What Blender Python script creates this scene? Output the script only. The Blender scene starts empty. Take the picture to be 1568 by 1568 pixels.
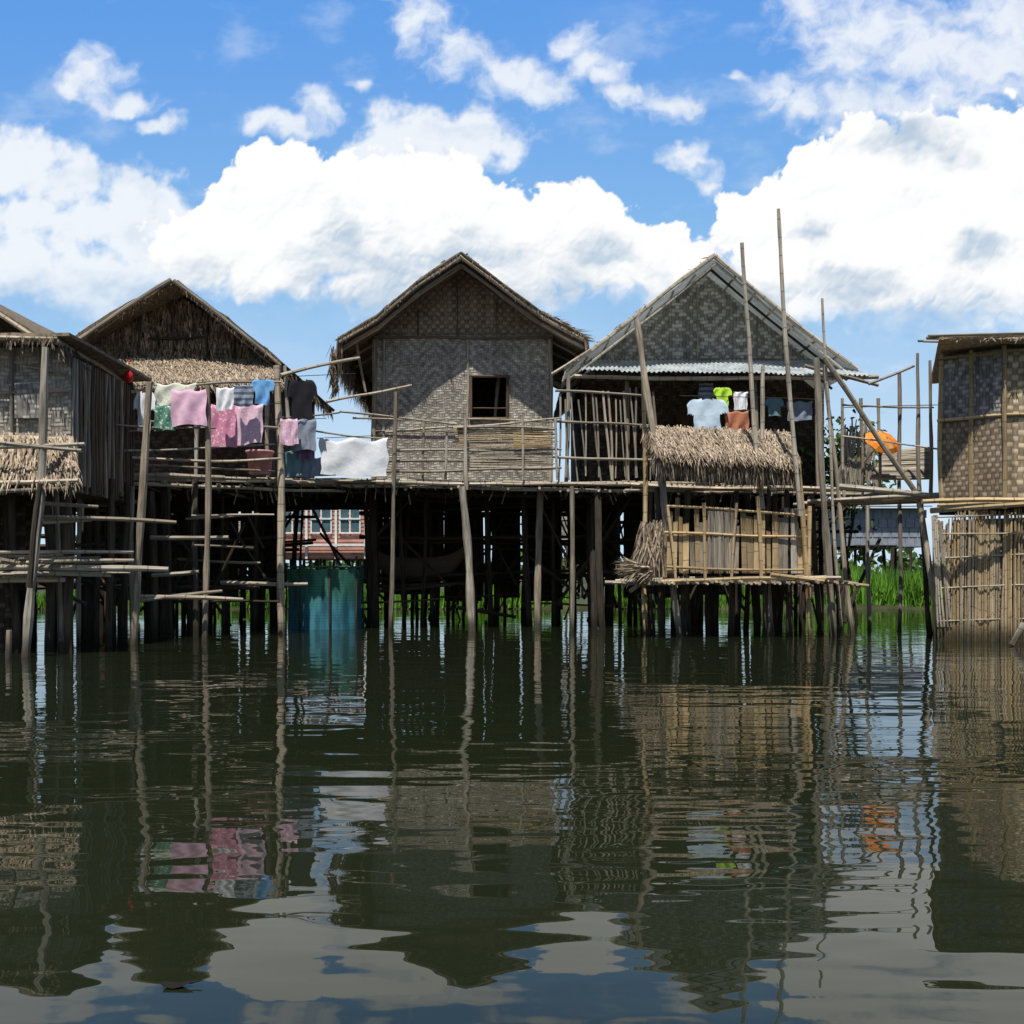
import bpy, math, random
import numpy as np
from mathutils import Vector, noise
random.seed(7)
R=random.random
def U(a,b): return a+(b-a)*R()
scene=bpy.context.scene
# ---- survey helper: bearing/elevation readings (as slopes*1568) + real distance -> world metres
C=1.2; F=1568.0; HZ=880.0
def W(px,py,D): return Vector(((px-784)*D/F, D, C+(HZ-py)*D/F))
def X(px,D): return (px-784)*D/F
def Z(py,D): return C+(HZ-py)*D/F

# ================= node helper
class NT:
    def __init__(s,t): s.t=t; s.n=t.nodes; s.l=t.links
    def new(s,ty,**k):
        n=s.n.new(ty)
        for a,b in k.items(): setattr(n,a,b)
        return n
    def put(s,sock,v):
        if isinstance(v,bpy.types.NodeSocket): s.l.new(v,sock)
        else: sock.default_value=v
    def m(s,op,a,b=None,c=None,clamp=False):
        n=s.n.new('ShaderNodeMath'); n.operation=op; n.use_clamp=clamp
        s.put(n.inputs[0],a)
        if b is not None: s.put(n.inputs[1],b)
        if c is not None: s.put(n.inputs[2],c)
        return n.outputs[0]
    def v(s,op,a,b=None,out=0,sc=None):
        n=s.n.new('ShaderNodeVectorMath'); n.operation=op
        s.put(n.inputs[0],a)
        if b is not None: s.put(n.inputs[1],b)
        if sc is not None: s.put(n.inputs['Scale'],sc)
        return n.outputs[out]
    def mix(s,f,a,b,bt='MIX'):
        n=s.n.new('ShaderNodeMix'); n.data_type='RGBA'; n.blend_type=bt
        s.put(n.inputs[0],f); 
        s.put(n.inputs[6],a if isinstance(a,bpy.types.NodeSocket) else (*a,1)); 
        s.put(n.inputs[7],b if isinstance(b,bpy.types.NodeSocket) else (*b,1))
        return n.outputs[2]
    def noise(s,vec,scale,detail=4,rough=0.55,out=0,dist=0.0):
        n=s.n.new('ShaderNodeTexNoise'); s.put(n.inputs['Vector'],vec)
        n.inputs['Scale'].default_value=scale; n.inputs['Detail'].default_value=detail
        n.inputs['Roughness'].default_value=rough; n.inputs['Distortion'].default_value=dist
        return n.outputs[out]
    def ss(s,x,a,b,lo=0.0,hi=1.0,kind='SMOOTHSTEP'):
        n=s.n.new('ShaderNodeMapRange'); n.interpolation_type=kind
        s.put(n.inputs[0],x); n.inputs[1].default_value=a; n.inputs[2].default_value=b
        n.inputs[3].default_value=lo; n.inputs[4].default_value=hi
        return n.outputs[0]
def newmat(name):
    m=bpy.data.materials.new(name); m.use_nodes=True
    t=NT(m.node_tree); p=m.node_tree.nodes['Principled BSDF']
    p.inputs['Specular IOR Level'].default_value=0.2
    p.inputs['Roughness'].default_value=0.85
    return m,t,p
def bump(t,p,h,strength=0.5,dist=0.01):
    b=t.new('ShaderNodeBump'); b.inputs['Strength'].default_value=strength; b.inputs['Distance'].default_value=dist
    t.l.new(h,b.inputs['Height']); t.l.new(b.outputs[0],p.inputs['Normal'])
def mul(c,k): return tuple(x*k for x in c)

def wood(name,dark,light,nodes=False,wet=True):
    m,t,p=newmat(name)
    uv=t.new('ShaderNodeUVMap').outputs[0]
    mp=t.v('MULTIPLY',uv,(9,1.6,1))
    n1=t.noise(mp,1.0,3,0.65)
    n2=t.noise(t.v('MULTIPLY',uv,(2,0.9,1)),1.3,2)
    g=t.new('ShaderNodeNewGeometry')
    rnd=g.outputs['Random Per Island']
    f=t.m('ADD',t.m('MULTIPLY',n1,0.9),t.m('MULTIPLY',n2,0.6)); f=t.ss(f,0.45,1.05)
    c=t.mix(f,dark,light)
    k=t.m('MULTIPLY_ADD',rnd,0.8,0.6)
    c=t.mix(1.0,c,t.v('SCALE',(1,1,1),sc=k),'MULTIPLY')
    hue=t.m('FRACT',t.m('MULTIPLY',rnd,17.3))
    c=t.mix(t.m('MULTIPLY',hue,0.35),c,t.mix(1.0,c,(1.2,0.95,0.65),'MULTIPLY'))
    if nodes:
        s=t.new('ShaderNodeSeparateXYZ'); t.l.new(uv,s.inputs[0])
        fr=t.m('FRACT',t.m('MULTIPLY',s.outputs[1],2.9))
        c=t.mix(t.m('MULTIPLY',t.m('LESS_THAN',fr,0.07),0.6),c,mul(dark,0.5))
    if wet:
        s=t.new('ShaderNodeSeparateXYZ'); t.l.new(g.outputs['Position'],s.inputs[0])
        wf=t.ss(t.m('ADD',s.outputs[2],t.m('MULTIPLY',n2,-0.4)),0.25,-0.15)
        c=t.mix(t.m('MULTIPLY',wf,0.85),c,(0.022,0.02,0.012))
    t.l.new(c,p.inputs['Base Color'])
    bump(t,p,n1,0.5,0.012)
    return m
def woven(name,a,b,c_,d,s=14.0,mode='zig',N=6,dirt=0.5):
    m,t,p=newmat(name)
    pos=t.new('ShaderNodeTexCoord').outputs['Object']
    w=t.v('SCALE',t.v('SUBTRACT',t.noise(pos,2.2,1,out=1),(0.5,0.5,0.5)),sc=0.09)
    q=t.v('ADD',pos,w)
    sp=t.new('ShaderNodeSeparateXYZ'); t.l.new(q,sp.inputs[0])
    u=t.m('MULTIPLY',t.m('SUBTRACT',sp.outputs[0],sp.outputs[1]),s); u=t.m('ADD',u,800)
    v=t.m('MULTIPLY',sp.outputs[2],s); v=t.m('ADD',v,100)
    fu=t.m('FLOOR',u); fv=t.m('FLOOR',v)
    if mode=='zig':
        k=t.m('MODULO',t.m('ADD',t.m('PINGPONG',fu,N),fv),4); h=t.m('LESS_THAN',k,1.5)
    elif mode=='diamond':
        k=t.m('MODULO',t.m('ADD',t.m('PINGPONG',fu,N),t.m('PINGPONG',fv,N)),4); h=t.m('LESS_THAN',k,1.5)
    else:
        k=t.m('MODULO',t.m('ADD',fu,fv),2); h=t.m('LESS_THAN',k,0.5)
    def prof(x): return t.m('SINE',t.m('MULTIPLY',t.m('FRACT',x),math.pi))
    def wn(x,o):
        n=t.new('ShaderNodeTexWhiteNoise',noise_dimensions='2D')
        cb=t.new('ShaderNodeCombineXYZ'); t.put(cb.inputs[0],x); t.put(cb.inputs[1],o); t.l.new(cb.outputs[0],n.inputs['Vector'])
        return n.outputs[0]
    ch=t.mix(wn(fv,t.m('FLOOR',t.m('MULTIPLY',u,0.09))),a,b)
    cv=t.mix(wn(fu,t.m('FLOOR',t.m('MULTIPLY',v,0.07))),c_,d)
    col=t.mix(h,cv,ch)
    pr=t.m('ADD',t.m('MULTIPLY',h,prof(v)),t.m('MULTIPLY',t.m('SUBTRACT',1,h),prof(u)))
    col=t.mix(1.0,col,t.v('SCALE',(1,1,1),sc=t.m('MULTIPLY_ADD',pr,0.4,0.65)),'MULTIPLY')
    big=t.ss(t.noise(pos,0.9,4,0.6),0.3,0.7,1-dirt,1.15,'LINEAR')
    col=t.mix(1.0,col,t.v('SCALE',(1,1,1),sc=big),'MULTIPLY')
    fine=t.ss(t.noise(pos,7,3,0.7),0.3,0.7,0.6,1.3,'LINEAR')
    col=t.mix(1.0,col,t.v('SCALE',(1,1,1),sc=fine),'MULTIPLY')
    streak=t.ss(t.noise(t.v('MULTIPLY',pos,(5,5,0.5)),1.0,3,0.6),0.52,0.75,0,0.55)
    col=t.mix(streak,col,mul(c_,0.5))
    t.l.new(col,p.inputs['Base Color'])
    bump(t,p,pr,0.7,0.012)
    return m
def simple(name,col,var=0.3,rough=0.8,scale=6,island=0.0,metal=0.0,dark=None):
    m,t,p=newmat(name)
    pos=t.new('ShaderNodeTexCoord').outputs['Object']
    n=t.noise(pos,scale,3,0.6)
    c=t.mix(t.ss(n,0.3,0.7),dark if dark else mul(col,1-var),mul(col,1+var*0.5))
    if island:
        r=t.new('ShaderNodeNewGeometry').outputs['Random Per Island']
        c=t.mix(1.0,c,t.v('SCALE',(1,1,1),sc=t.m('MULTIPLY_ADD',r,island*2,1-island)),'MULTIPLY')
    t.l.new(c,p.inputs['Base Color']); p.inputs['Roughness'].default_value=rough; p.inputs['Metallic'].default_value=metal
    if not island: bump(t,p,n,0.3,0.01)
    return m
M={}
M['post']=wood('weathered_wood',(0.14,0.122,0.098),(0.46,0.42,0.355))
M['dark']=wood('shade_dark_wood',(0.022,0.018,0.013),(0.10,0.082,0.065))  # dark wood, deepened to carry the shade under the houses
M['bam']=wood('bamboo_tan',(0.26,0.19,0.10),(0.56,0.44,0.27),nodes=True)
M['bamg']=wood('bamboo_grey',(0.19,0.165,0.13),(0.56,0.505,0.41),nodes=True)
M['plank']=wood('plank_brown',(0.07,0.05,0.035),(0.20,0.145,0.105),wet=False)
M['weave']=woven('woven_grey',(0.48,0.44,0.375),(0.60,0.55,0.475),(0.31,0.28,0.235),(0.43,0.39,0.335),17,'zig',7,0.5)
M['weave_d']=woven('woven_diamond',(0.56,0.535,0.48),(0.66,0.63,0.57),(0.27,0.25,0.22),(0.37,0.345,0.305),12,'diamond',9,0.4)
M['weave_b']=woven('woven_basket',(0.52,0.41,0.27),(0.64,0.52,0.35),(0.26,0.20,0.13),(0.35,0.275,0.185),9,'basket',4,0.4)
M['weave_br']=woven('woven_basket_brown',(0.34,0.26,0.18),(0.42,0.33,0.235),(0.20,0.15,0.105),(0.28,0.215,0.15),10,'basket',4,0.4)
M['weave_g']=woven('woven_grey_fine',(0.40,0.38,0.35),(0.50,0.47,0.44),(0.22,0.205,0.19),(0.32,0.30,0.28),12,'diamond',5,0.4)
M['weave_l']=woven('woven_pale',(0.48,0.44,0.37),(0.58,0.53,0.45),(0.34,0.31,0.26),(0.45,0.41,0.35),16,'zig',5,0.5)
M['weave_dk']=woven('woven_shade_dark',(0.12,0.088,0.064),(0.17,0.13,0.096),(0.06,0.046,0.035),(0.10,0.078,0.058),12,'zig',5,0.4)  # brown weave, darkened to put underfloor shade into its colour
M['thatch']=simple('thatch_grey',(0.36,0.285,0.205),0.5,0.95,12,0.5)
M['thatchd']=simple('thatch_dark',(0.19,0.148,0.105),0.5,0.95,12,0.5)
M['straw']=simple('straw',(0.42,0.35,0.24),0.4,0.9,12,0.45)
M['zinc']=simple('zinc_sheet',(0.44,0.48,0.49),0.35,0.5,3,0.0,0.1)
def thinsheet():
    m=simple('weathered_sheet_lit',(0.62,0.64,0.62),0.4,0.7,2,0.0,0.0); t=NT(m.node_tree)  # pale colour and translucency added to brighten the roof underside
    p=t.n['Principled BSDF']; tl=t.new('ShaderNodeBsdfTranslucent'); tl.inputs[0].default_value=(.62,.68,.66,1)
    mx=t.new('ShaderNodeMixShader'); mx.inputs[0].default_value=.16
    t.l.new(p.outputs[0],mx.inputs[1]); t.l.new(tl.outputs[0],mx.inputs[2]); t.l.new(mx.outputs[0],t.n['Material Output'].inputs[0]); return m
M['zincr']=thinsheet()
M['grass']=simple('grass_blades',(0.11,0.26,0.025),0.4,0.7,0.6,0.45)
M['leaf']=simple('leaves',(0.06,0.11,0.02),0.4,0.6,3,0.5)
M['soil']=simple('mud',(0.06,0.07,0.03),0.4,0.9,1.2)
M['black']=simple('near_black',(0.015,0.012,0.01),0.2,0.95)  # near-black colour of the floating leaf

# ================= mesh builder
class MB:
    def __init__(s): s.v=[];s.f=[];s.m=[];s.uv=[]
    def face(s,idx,m=0,uv=None):
        s.f.append(idx); s.m.append(m); s.uv.append(uv if uv else [(0,0)]*len(idx))
    def pole(s,a,b,r0,r1=None,m=0,n=7,bend=0.012,jit=0.10):
        a=Vector(a);b=Vector(b)
        if r1 is None: r1=r0*0.85
        d=b-a;L=d.length
        if L<1e-4:return
        d/=L; up=Vector((0,0,1)) if abs(d.z)<0.9 else Vector((1,0,0))
        e1=d.cross(up).normalized(); e2=d.cross(e1)
        k=max(2,min(16,int(L/0.4)+1)); ang=U(0,6.28); bv=(e1*math.cos(ang)+e2*math.sin(ang))*bend*L*U(0.3,1.3)
        b2=(e1*math.sin(ang)+e2*math.cos(ang))*bend*L*0.4
        off=R()*10;off2=R()*10;base=len(s.v)
        for j in range(k+1):
            t=j/k; c=a+d*L*t+bv*math.sin(math.pi*t)+b2*math.sin(math.pi*2.3*t)*min(1,4*t*(1-t)+0.0)
            r=(r0+(r1-r0)*t)*(1+U(-jit,jit))
            for i in range(n):
                th=2*math.pi*i/n; rr=r*(1+U(-.05,.05))
                s.v.append(c+(e1*math.cos(th)+e2*math.sin(th))*rr)
        for j in range(k):
            for i in range(n):
                i2=(i+1)%n; q=base+j*n
                v0=j/k*L+off2; v1=(j+1)/k*L+off2; u0=i/n+off;u1=(i+1)/n+off
                s.face((q+i,q+i2,q+n+i2,q+n+i),m,[(u0,v0),(u1,v0),(u1,v1),(u0,v1)])
        s.face(tuple(base+i for i in reversed(range(n))),m,[(off,off2)]*n)
        s.face(tuple(base+k*n+i for i in range(n)),m,[(off,off2)]*n)
    def poly(s,pts,y0,y1,m=0):
        n=len(pts);b=len(s.v)
        for x,z in pts: s.v.append(Vector((x,y0,z)))
        for x,z in pts: s.v.append(Vector((x,y1,z)))
        s.face(tuple(range(b,b+n)),m,[(p[0],p[1]) for p in pts]); s.face(tuple(b+n+i for i in reversed(range(n))),m,[(p[0],p[1]) for p in reversed(pts)])
        for i in range(n):
            j=(i+1)%n; s.face((b+i,b+n+i,b+n+j,b+j),m,[(0,0),(1,0),(1,1),(0,1)])
    def box(s,x0,x1,y0,y1,z0,z1,m=0): s.poly([(x0,z0),(x1,z0),(x1,z1),(x0,z1)],y0,y1,m)
    def slab(s,A,B,Cc,Dd,th,m=0,nu=1,nv=1,amp=0.0):
        n=(B-A).cross(Dd-A).normalized(); b=len(s.v)
        off=R()*50
        for side in (0,1):
            for j in range(nv+1):
                for i in range(nu+1):
                    u=i/nu;v=j/nv
                    p=(A*(1-u)+B*u)*(1-v)+(Dd*(1-u)+Cc*u)*v
                    p=p+n*(side*th+amp*(noise.noise(p*3+Vector((off,0,0)))))
                    s.v.append(p)
        N=(nu+1)*(nv+1)
        LU=(B-A).length;LV=(Dd-A).length
        for j in range(nv):
            for i in range(nu):
                q=b+j*(nu+1)+i
                uv=[(i/nu*LU,j/nv*LV),((i+1)/nu*LU,j/nv*LV),((i+1)/nu*LU,(j+1)/nv*LV),(i/nu*LU,(j+1)/nv*LV)]
                s.face((q,q+nu+1,q+nu+2,q+1),m,[uv[0],uv[3],uv[2],uv[1]])
                s.face((N+q,N+q+1,N+q+nu+2,N+q+nu+1),m,uv)
        for i in range(nu):
            for q in (b+i,b+nv*(nu+1)+i): s.face((q,q+1,N+q+1,N+q),m)
        for j in range(nv):
            for q in (b+j*(nu+1),b+j*(nu+1)+nu): s.face((q,q+nu+1,N+q+nu+1,N+q),m)
    def blade(s,p,d,L,w,m=0,side=None):
        d=d.normalized()
        sd=side if side else d.cross(Vector((U(-1,1),U(-1,1),U(-1,1)))).normalized()
        b=len(s.v); mid=p+d*L*0.55+Vector((U(-1,1),U(-1,1),U(-1,1)))*L*0.04
        s.v+= [p-sd*w/2,p+sd*w/2,mid+sd*w*0.45,mid-sd*w*0.45,p+d*L]
        s.face((b,b+1,b+2,b+3),m); s.face((b+3,b+2,b+4),m)
    def thatch(s,A,B,Cc,Dd,n,L=0.5,w=0.02,m=0,th=0.06):
        s.slab(A,B,Cc,Dd,th,m,24,8,0.03)
        nn=(B-A).cross(Dd-A).normalized()
        if nn.z<0: nn=-nn
        for _ in range(n):
            u=R();v=U(0,1)**0.8
            p=(A*(1-u)+B*u)*(1-v)+(Dd*(1-u)+Cc*u)*v+nn*U(0.01,th+0.06)
            d=((Dd-A)*(1-u)+(Cc-B)*u).normalized()+Vector((U(-.22,.22),U(-.1,.1),U(-.16,.06)))
            s.blade(p,d,L*U(.5,1.2),w*U(.5,1.5),m,(B-A).normalized())
    def fringe(s,A,B,d,n,L,w=0.02,m=0,sp=0.25,dep=0.1):
        for _ in range(n):
            u=R(); p=A*(1-u)+B*u+Vector((U(-dep,dep)*.3,U(-dep,dep),U(0,dep)))
            s.blade(p,Vector(d)+Vector((U(-sp,sp),U(-sp,sp),U(-sp,sp))),L*U(.3,1.2),w*U(.5,1.6),m)
    def corr(s,A,B,Cc,Dd,pitch=0.09,amp=0.018,m=0,nv=6,rag=0.0):
        LU=(B-A).length; k=int(LU/pitch*4); nn=(B-A).cross(Dd-A).normalized(); b=len(s.v)
        for j in range(nv+1):
            for i in range(k+1):
                u=i/k;v=j/nv
                p=(A*(1-u)+B*u)*(1-v)+(Dd*(1-u)+Cc*u)*v
                sh=math.floor(u*LU/0.8)
                p=p+nn*(amp*math.sin(u*LU/pitch*2*math.pi)+0.02*noise.noise(p*0.9)+0.012*(sh%2))
                if j==nv: p=p+(Cc-B).normalized()*rag*noise.noise(Vector((sh*3.3,1,1)))
                s.v.append(p)
        for j in range(nv):
            for i in range(k):
                q=b+j*(k+1)+i; s.face((q,q+1,q+k+2,q+k+1),m)
    def build(s,name,mats,parent=None,smooth=False):
        me=bpy.data.meshes.new(name); me.from_pydata([tuple(v) for v in s.v],[],s.f)
        for k in mats: me.materials.append(M[k] if isinstance(k,str) else k)
        me.polygons.foreach_set('material_index',s.m)
        if smooth: me.polygons.foreach_set('use_smooth',[True]*len(s.f))
        uvl=me.uv_layers.new(name='UVMap'); flat=[]
        for u in s.uv:
            for a in u: flat+=[a[0],a[1]]
        uvl.data.foreach_set('uv',flat); me.update()
        o=bpy.data.objects.new(name,me); scene.collection.objects.link(o)
        if parent: o.parent=parent
        return o
def empty(name):
    o=bpy.data.objects.new(name,None); scene.collection.objects.link(o); return o
def P(mb,x0,y0,x1,y1,D0,D1=None,r=0.04,m=0,r1=None,bend=0.01,n=7):
    mb.pole(W(x0,y0,D0),W(x1,y1,D1 if D1 else D0),r,r1,m,n,bend)

def posts(mb,x0,x1,y0,y1,ztop,sx,sy,m=0,r=(0.05,0.09),prob=1.0):
    x=x0
    while x<=x1:
        y=y0
        while y<=y1:
            if R()<prob:
                px=x+U(-.3,.3)*sx; py=y+U(-.3,.3)*sy
                mb.pole((px+U(-.12,.12),py,-0.6),(px+U(-.12,.12),py+U(-.1,.1),ztop+U(-.05,.05)),U(*r),None,m,6)
            y+=sy
        x+=sx
def braces(mb,x0,x1,y0,y1,z1,n,m=0):
    for i in range(n):
        x=U(x0,x1);y=U(y0,y1); s=random.choice((-1,1))
        mb.pole((x,y,U(-.3,1.0)),(x+s*U(.4,1.8),y+U(-.5,.5),U(1.8,z1)),U(.02,.045),None,m,6,.02)
    for i in range(n//2):
        x=U(x0,x1);y=U(y0,y1);z=U(.5,z1-.3)
        mb.pole((x,y,z),(x+U(1,2.5),y+U(-.3,.3),z+U(-.15,.15)),U(.02,.04),None,m,6,.02)

def roofprofile(mb,prof,y0,y1,th,m=0,seg=5):
    for (x0,z0),(x1,z1) in zip(prof[:-1],prof[1:]):
        mb.slab(Vector((x0,y0,z0)),Vector((x0,y1,z0)),Vector((x1,y1,z1)),Vector((x1,y0,z1)),th if x1<x0 else -th,m,8,seg,0.04)

# ============================================================ HOUSE left (thatched)
h=empty('stilt_house')
D=24.4
mb=MB()
xl,xr=X(150,D),X(412,D); ax=X(268,D)
zt=Z(548,D); zb=3.1
mb.box(xl,xr,D,D+0.05,zb,zt-0.02,0)
mb.box(xl,xl+0.05,D+0.05,30,zb,zt,0); mb.box(xr-0.05,xr,D+0.05,30,zb,zt,0); mb.box(xl,xr,30,30.05,zb,zt,0)
mb.poly([(xl,zt),(xr,zt),(ax,Z(450,D))],30,30.05,0)
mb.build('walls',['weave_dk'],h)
mb=MB()
mb.poly([(X(118,D),zt),(X(418,D),zt),(X(400,D),Z(535,D)),(ax,Z(448,D)),(X(128,D),Z(530,D))],D+0.01,D+0.06,0)
for i in range(2600):
    u=U(0.0,1); px=130+280*u; top=448+abs(px-268)*0.60
    py=U(top,545)
    mb.blade(W(px,py,D-0.02-0.05*R()),Vector((U(-.35,.35),-0.03,-1)),U(.15,.4),U(.02,.05),1 if R()<.45 else 3)
for px in (215,265,318,360): P(mb,px,452+abs(px-268)*.6,px+U(-4,4),548,D-0.1,None,.025,2)
P(mb,228,518,312,516,D-0.12,None,.03,2)
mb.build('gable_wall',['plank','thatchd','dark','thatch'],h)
mb=MB()
ya=23.5
prof=[(X(268,ya),Z(434,ya)),(X(190,ya),Z(472,ya)),(X(100,ya),Z(530,ya))]
roofprofile(mb,prof,ya,30.5,0.09,0)
prof=[(X(268,ya),Z(434,ya)),(X(345,ya),Z(490,ya)),(X(428,ya),Z(558,ya))]
roofprofile(mb,prof,ya,30.5,0.09,0)
P(mb,262,428,100,534,ya-0.06,None,.05,1); P(mb,266,430,430,560,ya-0.06,None,.05,1)
P(mb,255,436,150,508,ya+0.3,None,.035,1); P(mb,280,446,420,562,ya+0.3,None,.035,1)
for p,q in (((268,434),(100,530)),((268,434),(428,558))):
    mb.fringe(W(*p,ya),W(*q,ya),(0,-.2,-1),260,.16,.02,0)
mb.fringe(W(428,558,ya),Vector((X(428,ya),30,Z(558,ya))),(.2,0,-1),300,.4,.03,0)
mb.build('roof',['thatchd','post'],h)
mb=MB()
mb.thatch(W(98,548,24.4),W(415,556,24.4),W(432,592,22.5),W(118,592,22.5),6500,.5,.022,0,.08)
mb.fringe(W(118,592,22.5),W(432,592,22.5),(0,-.15,-1),500,.22,.02,0)
mb.pole(W(96,592,22.55),W(436,594,22.55),.05,.05,1)
mb.build('skirt_roof',['thatch','bamg'],h)
mb=MB()
posts(mb,X(120,24),X(440,24),20,29.5,3.1,.7,1.3,0,(.04,.09),.9)
for z in (1.0,1.9,2.7):
    for y in (21,23,25,27): mb.pole((-11,y,z+U(-.2,.2)),(-5.2,y+U(-.4,.4),z+U(-.2,.2)),.05,None,0)
for px in (190,300,410): P(mb,px,594,px,730,22.6,None,.05,1)
for i in range(14):
    px=U(130,400); P(mb,px,U(775,800),px+U(-90,90),U(840,930),19.5+2*R(),None,.03,0)
for i in range(12):
    px=U(110,340); py=U(770,920); P(mb,px,py,px+U(60,140),py+U(-8,8),19+2*R(),None,U(.02,.045),1)
braces(mb,-10.5,-6,20,27,3.0,22)
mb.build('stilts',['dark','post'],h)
mb=MB()
for i in range(60):
    px=U(130,425); mb.pole(W(px,U(770,800),27.5),W(px+U(-8,8),U(850,960),27.5),U(.03,.07),None,0)
for i in range(7):
    y=Z(U(770,900),27); mb.pole((X(120,27),27.3,y),(X(430,27),27.3,y+U(-.2,.2)),.035,None,0)
mb.box(X(120,30.3),X(366,30.3),30.2,30.25,.5,3.1,1)  # back panels added to keep light out below the floor
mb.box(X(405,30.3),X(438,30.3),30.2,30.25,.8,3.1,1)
mb.build('added_dark_screen',['dark','weave_dk'],h)

# ============================================================ HOUSE centre (woven)
h=empty('stilt_house')
D=24.6; zb=3.2
xl,xr=X(571,D),X(846,D); ze=Z(512,D)
mb=MB()
wx0,wx1,wz0,wz1=X(722,D),X(776,D),Z(640,D),Z(578,D)
mb.box(xl,wx0,D,D+.05,zb,ze,0); mb.box(wx1,xr,D,D+.05,zb,ze,0)
mb.box(wx0,wx1,D,D+.05,zb,wz0,0); mb.box(wx0,wx1,D,D+.05,wz1,ze,0)
mb.box(xl,xl+.05,D+.05,30,zb,ze,0); mb.box(xr-.05,xr,D+.05,30,zb,ze,0); mb.box(xl,xr,30,30.05,zb,ze,0)
mb.poly([(xl-.02,ze+.002),(xr+.02,ze+.002),(X(708,D),Z(405,D))],30,30.05,1)
mb.box(xl,xr,D+.05,30,zb-.05,zb,0)
mb.box(xl+.06,xr-.06,D+.06,29.9,ze-.1,ze-.06,2)
mb.poly([(xl-.02,ze+.002),(xr+.02,ze+.002),(X(708,D),Z(405,D))],D-.03,D+.03,1)
mb.build('walls',['weave','weave_br','plank'],h)
mb=MB()
for px,w in ((588,.035),(716,.03),(842,.05),(573,.06)):
    P(mb,px,520,px+U(-2,2),745,D-.04,None,w,0,w)
for px in (640,700,760): P(mb,px,430+abs(px-708)*.65,px,514,D-.06,None,.02,1)
P(mb,572,516,846,517,D-.07,None,.035,1)
P(mb,572,660,720,662,D-.05,None,.02,0); P(mb,600,560,640,556,D-.05,None,.012,0)
for a,b,c,d in ((719,576,780,576),(719,641,780,641)): P(mb,a,b,c,d,D-.05,None,.035,1,.035,.002)
for a,b,c,d in ((721,574,721,642),(777,574,777,642)): P(mb,a,b,c,d,D-.05,None,.035,1,.035,.002)
P(mb,764,576,758,640,D+.5,None,.05,0); P(mb,722,625,778,625,D+.02,None,.02,1)
mb.build('trim',['post','plank'],h)
ya=23.65
mb=MB()
pl=[(X(706,ya),Z(396,ya)),(X(640,ya),Z(440,ya)),(X(578,ya),Z(492,ya)),(X(520,ya),Z(526,ya))]
pr=[(X(706,ya),Z(396,ya)),(X(770,ya),Z(444,ya)),(X(830,ya),Z(488,ya)),(X(896,ya),Z(524,ya))]
roofprofile(mb,pl,ya,30.6,.12,0); roofprofile(mb,pr,ya,30.6,.12,0)
for pf in (pl,pr):
    for (x0,z0),(x1,z1) in zip(pf[:-1],pf[1:]):
        a=Vector((x0,ya-.05,z0+.02));b=Vector((x1,ya-.05,z1+.02))
        mb.pole(a,b,.05,.045,1); mb.pole(a+Vector((0,.15,-.12)),b+Vector((0,.15,-.12)),.035,.035,1)
        mb.pole(a+Vector((0,-.03,.09)),b+Vector((0,-.03,.09)),.035,.03,0)
        mb.fringe(a,b,(0,-.1,-1),110,.11,.02,0)
        mb.fringe(a+Vector((0,.1,.06)),b+Vector((0,.1,.06)),((x1-x0),0,(z1-z0)),60,.16,.02,0,.12)
    x,z=pf[-1]
    for k in range(3): mb.fringe(Vector((x,ya,z)),Vector((x,30.3,z)),(0.1*(1 if pf is pr else -1),-.05,-1),420,.9 if pf is pl else .5,.03,0,.15,.15)
P(mb,698,402,716,388,ya-.05,None,.03,1); P(mb,520,528,510,600,ya+.1,None,.04,1); P(mb,545,520,560,600,ya+.4,None,.035,1)
mb.fringe(W(820,478,ya-.02),W(900,522,ya-.02),(.8,-.2,-.3),120,.3,.02,0,.35)
mb.fringe(W(510,540,ya),W(514,600,ya),(-.1,0,-1),200,.35,.03,0,.3,.2)
for k in range(7):
    y=ya+.2+k*1.0
    for pf in (pl,pr):
        for (x0,z0),(x1,z1) in zip(pf[:-1],pf[1:]): mb.pole((x0,y,z0-.12),(x1,y,z1-.12),.035,.03,1,6)
mb.build('roof',['thatchd','post'],h)
mb=MB()
posts(mb,X(560,24),X(880,24),24.5,30.5,3.2,.75,1.3,0,(.04,.09),.85)
P(mb,572,735,575,990,23.4,None,.1,0,.11)
P(mb,828,740,823,990,23.0,None,.08,1,.08)
P(mb,640,752,560,838,24.5,None,.045,0); P(mb,590,800,690,900,25,None,.04,0); P(mb,870,780,960,870,25,None,.04,0)
for z in (1.2,2.0,2.8):
    for y in (25.5,27,29): mb.pole((-3.8,y,z+U(-.2,.2)),(1.8,y+U(-.4,.4),z+U(-.2,.2)),.05,None,0)
braces(mb,-3.8,3.5,23.5,29,3.1,26)
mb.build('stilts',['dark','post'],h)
mb=MB()
for i in range(55):
    px=U(560,990); mb.pole(W(px,U(765,790),29),W(px+U(-8,8),U(850,955),29),U(.03,.06),None,0)
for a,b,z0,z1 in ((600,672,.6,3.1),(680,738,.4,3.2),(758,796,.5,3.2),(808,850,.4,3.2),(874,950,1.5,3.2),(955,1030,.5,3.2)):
    mb.box(X(a,31),X(b,31),31,31.05,z0,z1,1)  # dark panels added so the space under the house stays dark
P(mb,580,905,705,893,25,None,.05,0); P(mb,700,930,790,945,24,None,.05,0)
for y in (25.2,26.5): mb.pole((-3.6,y,.9),(-1.0,y,.98),.05,None,0)
mb.build('added_dark_screen',['dark','weave_dk'],h)
mb=MB(); nS=14; nA=9; cb=len(mb.v); x0,x1=X(566,25.6),X(712,25.6)
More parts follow.
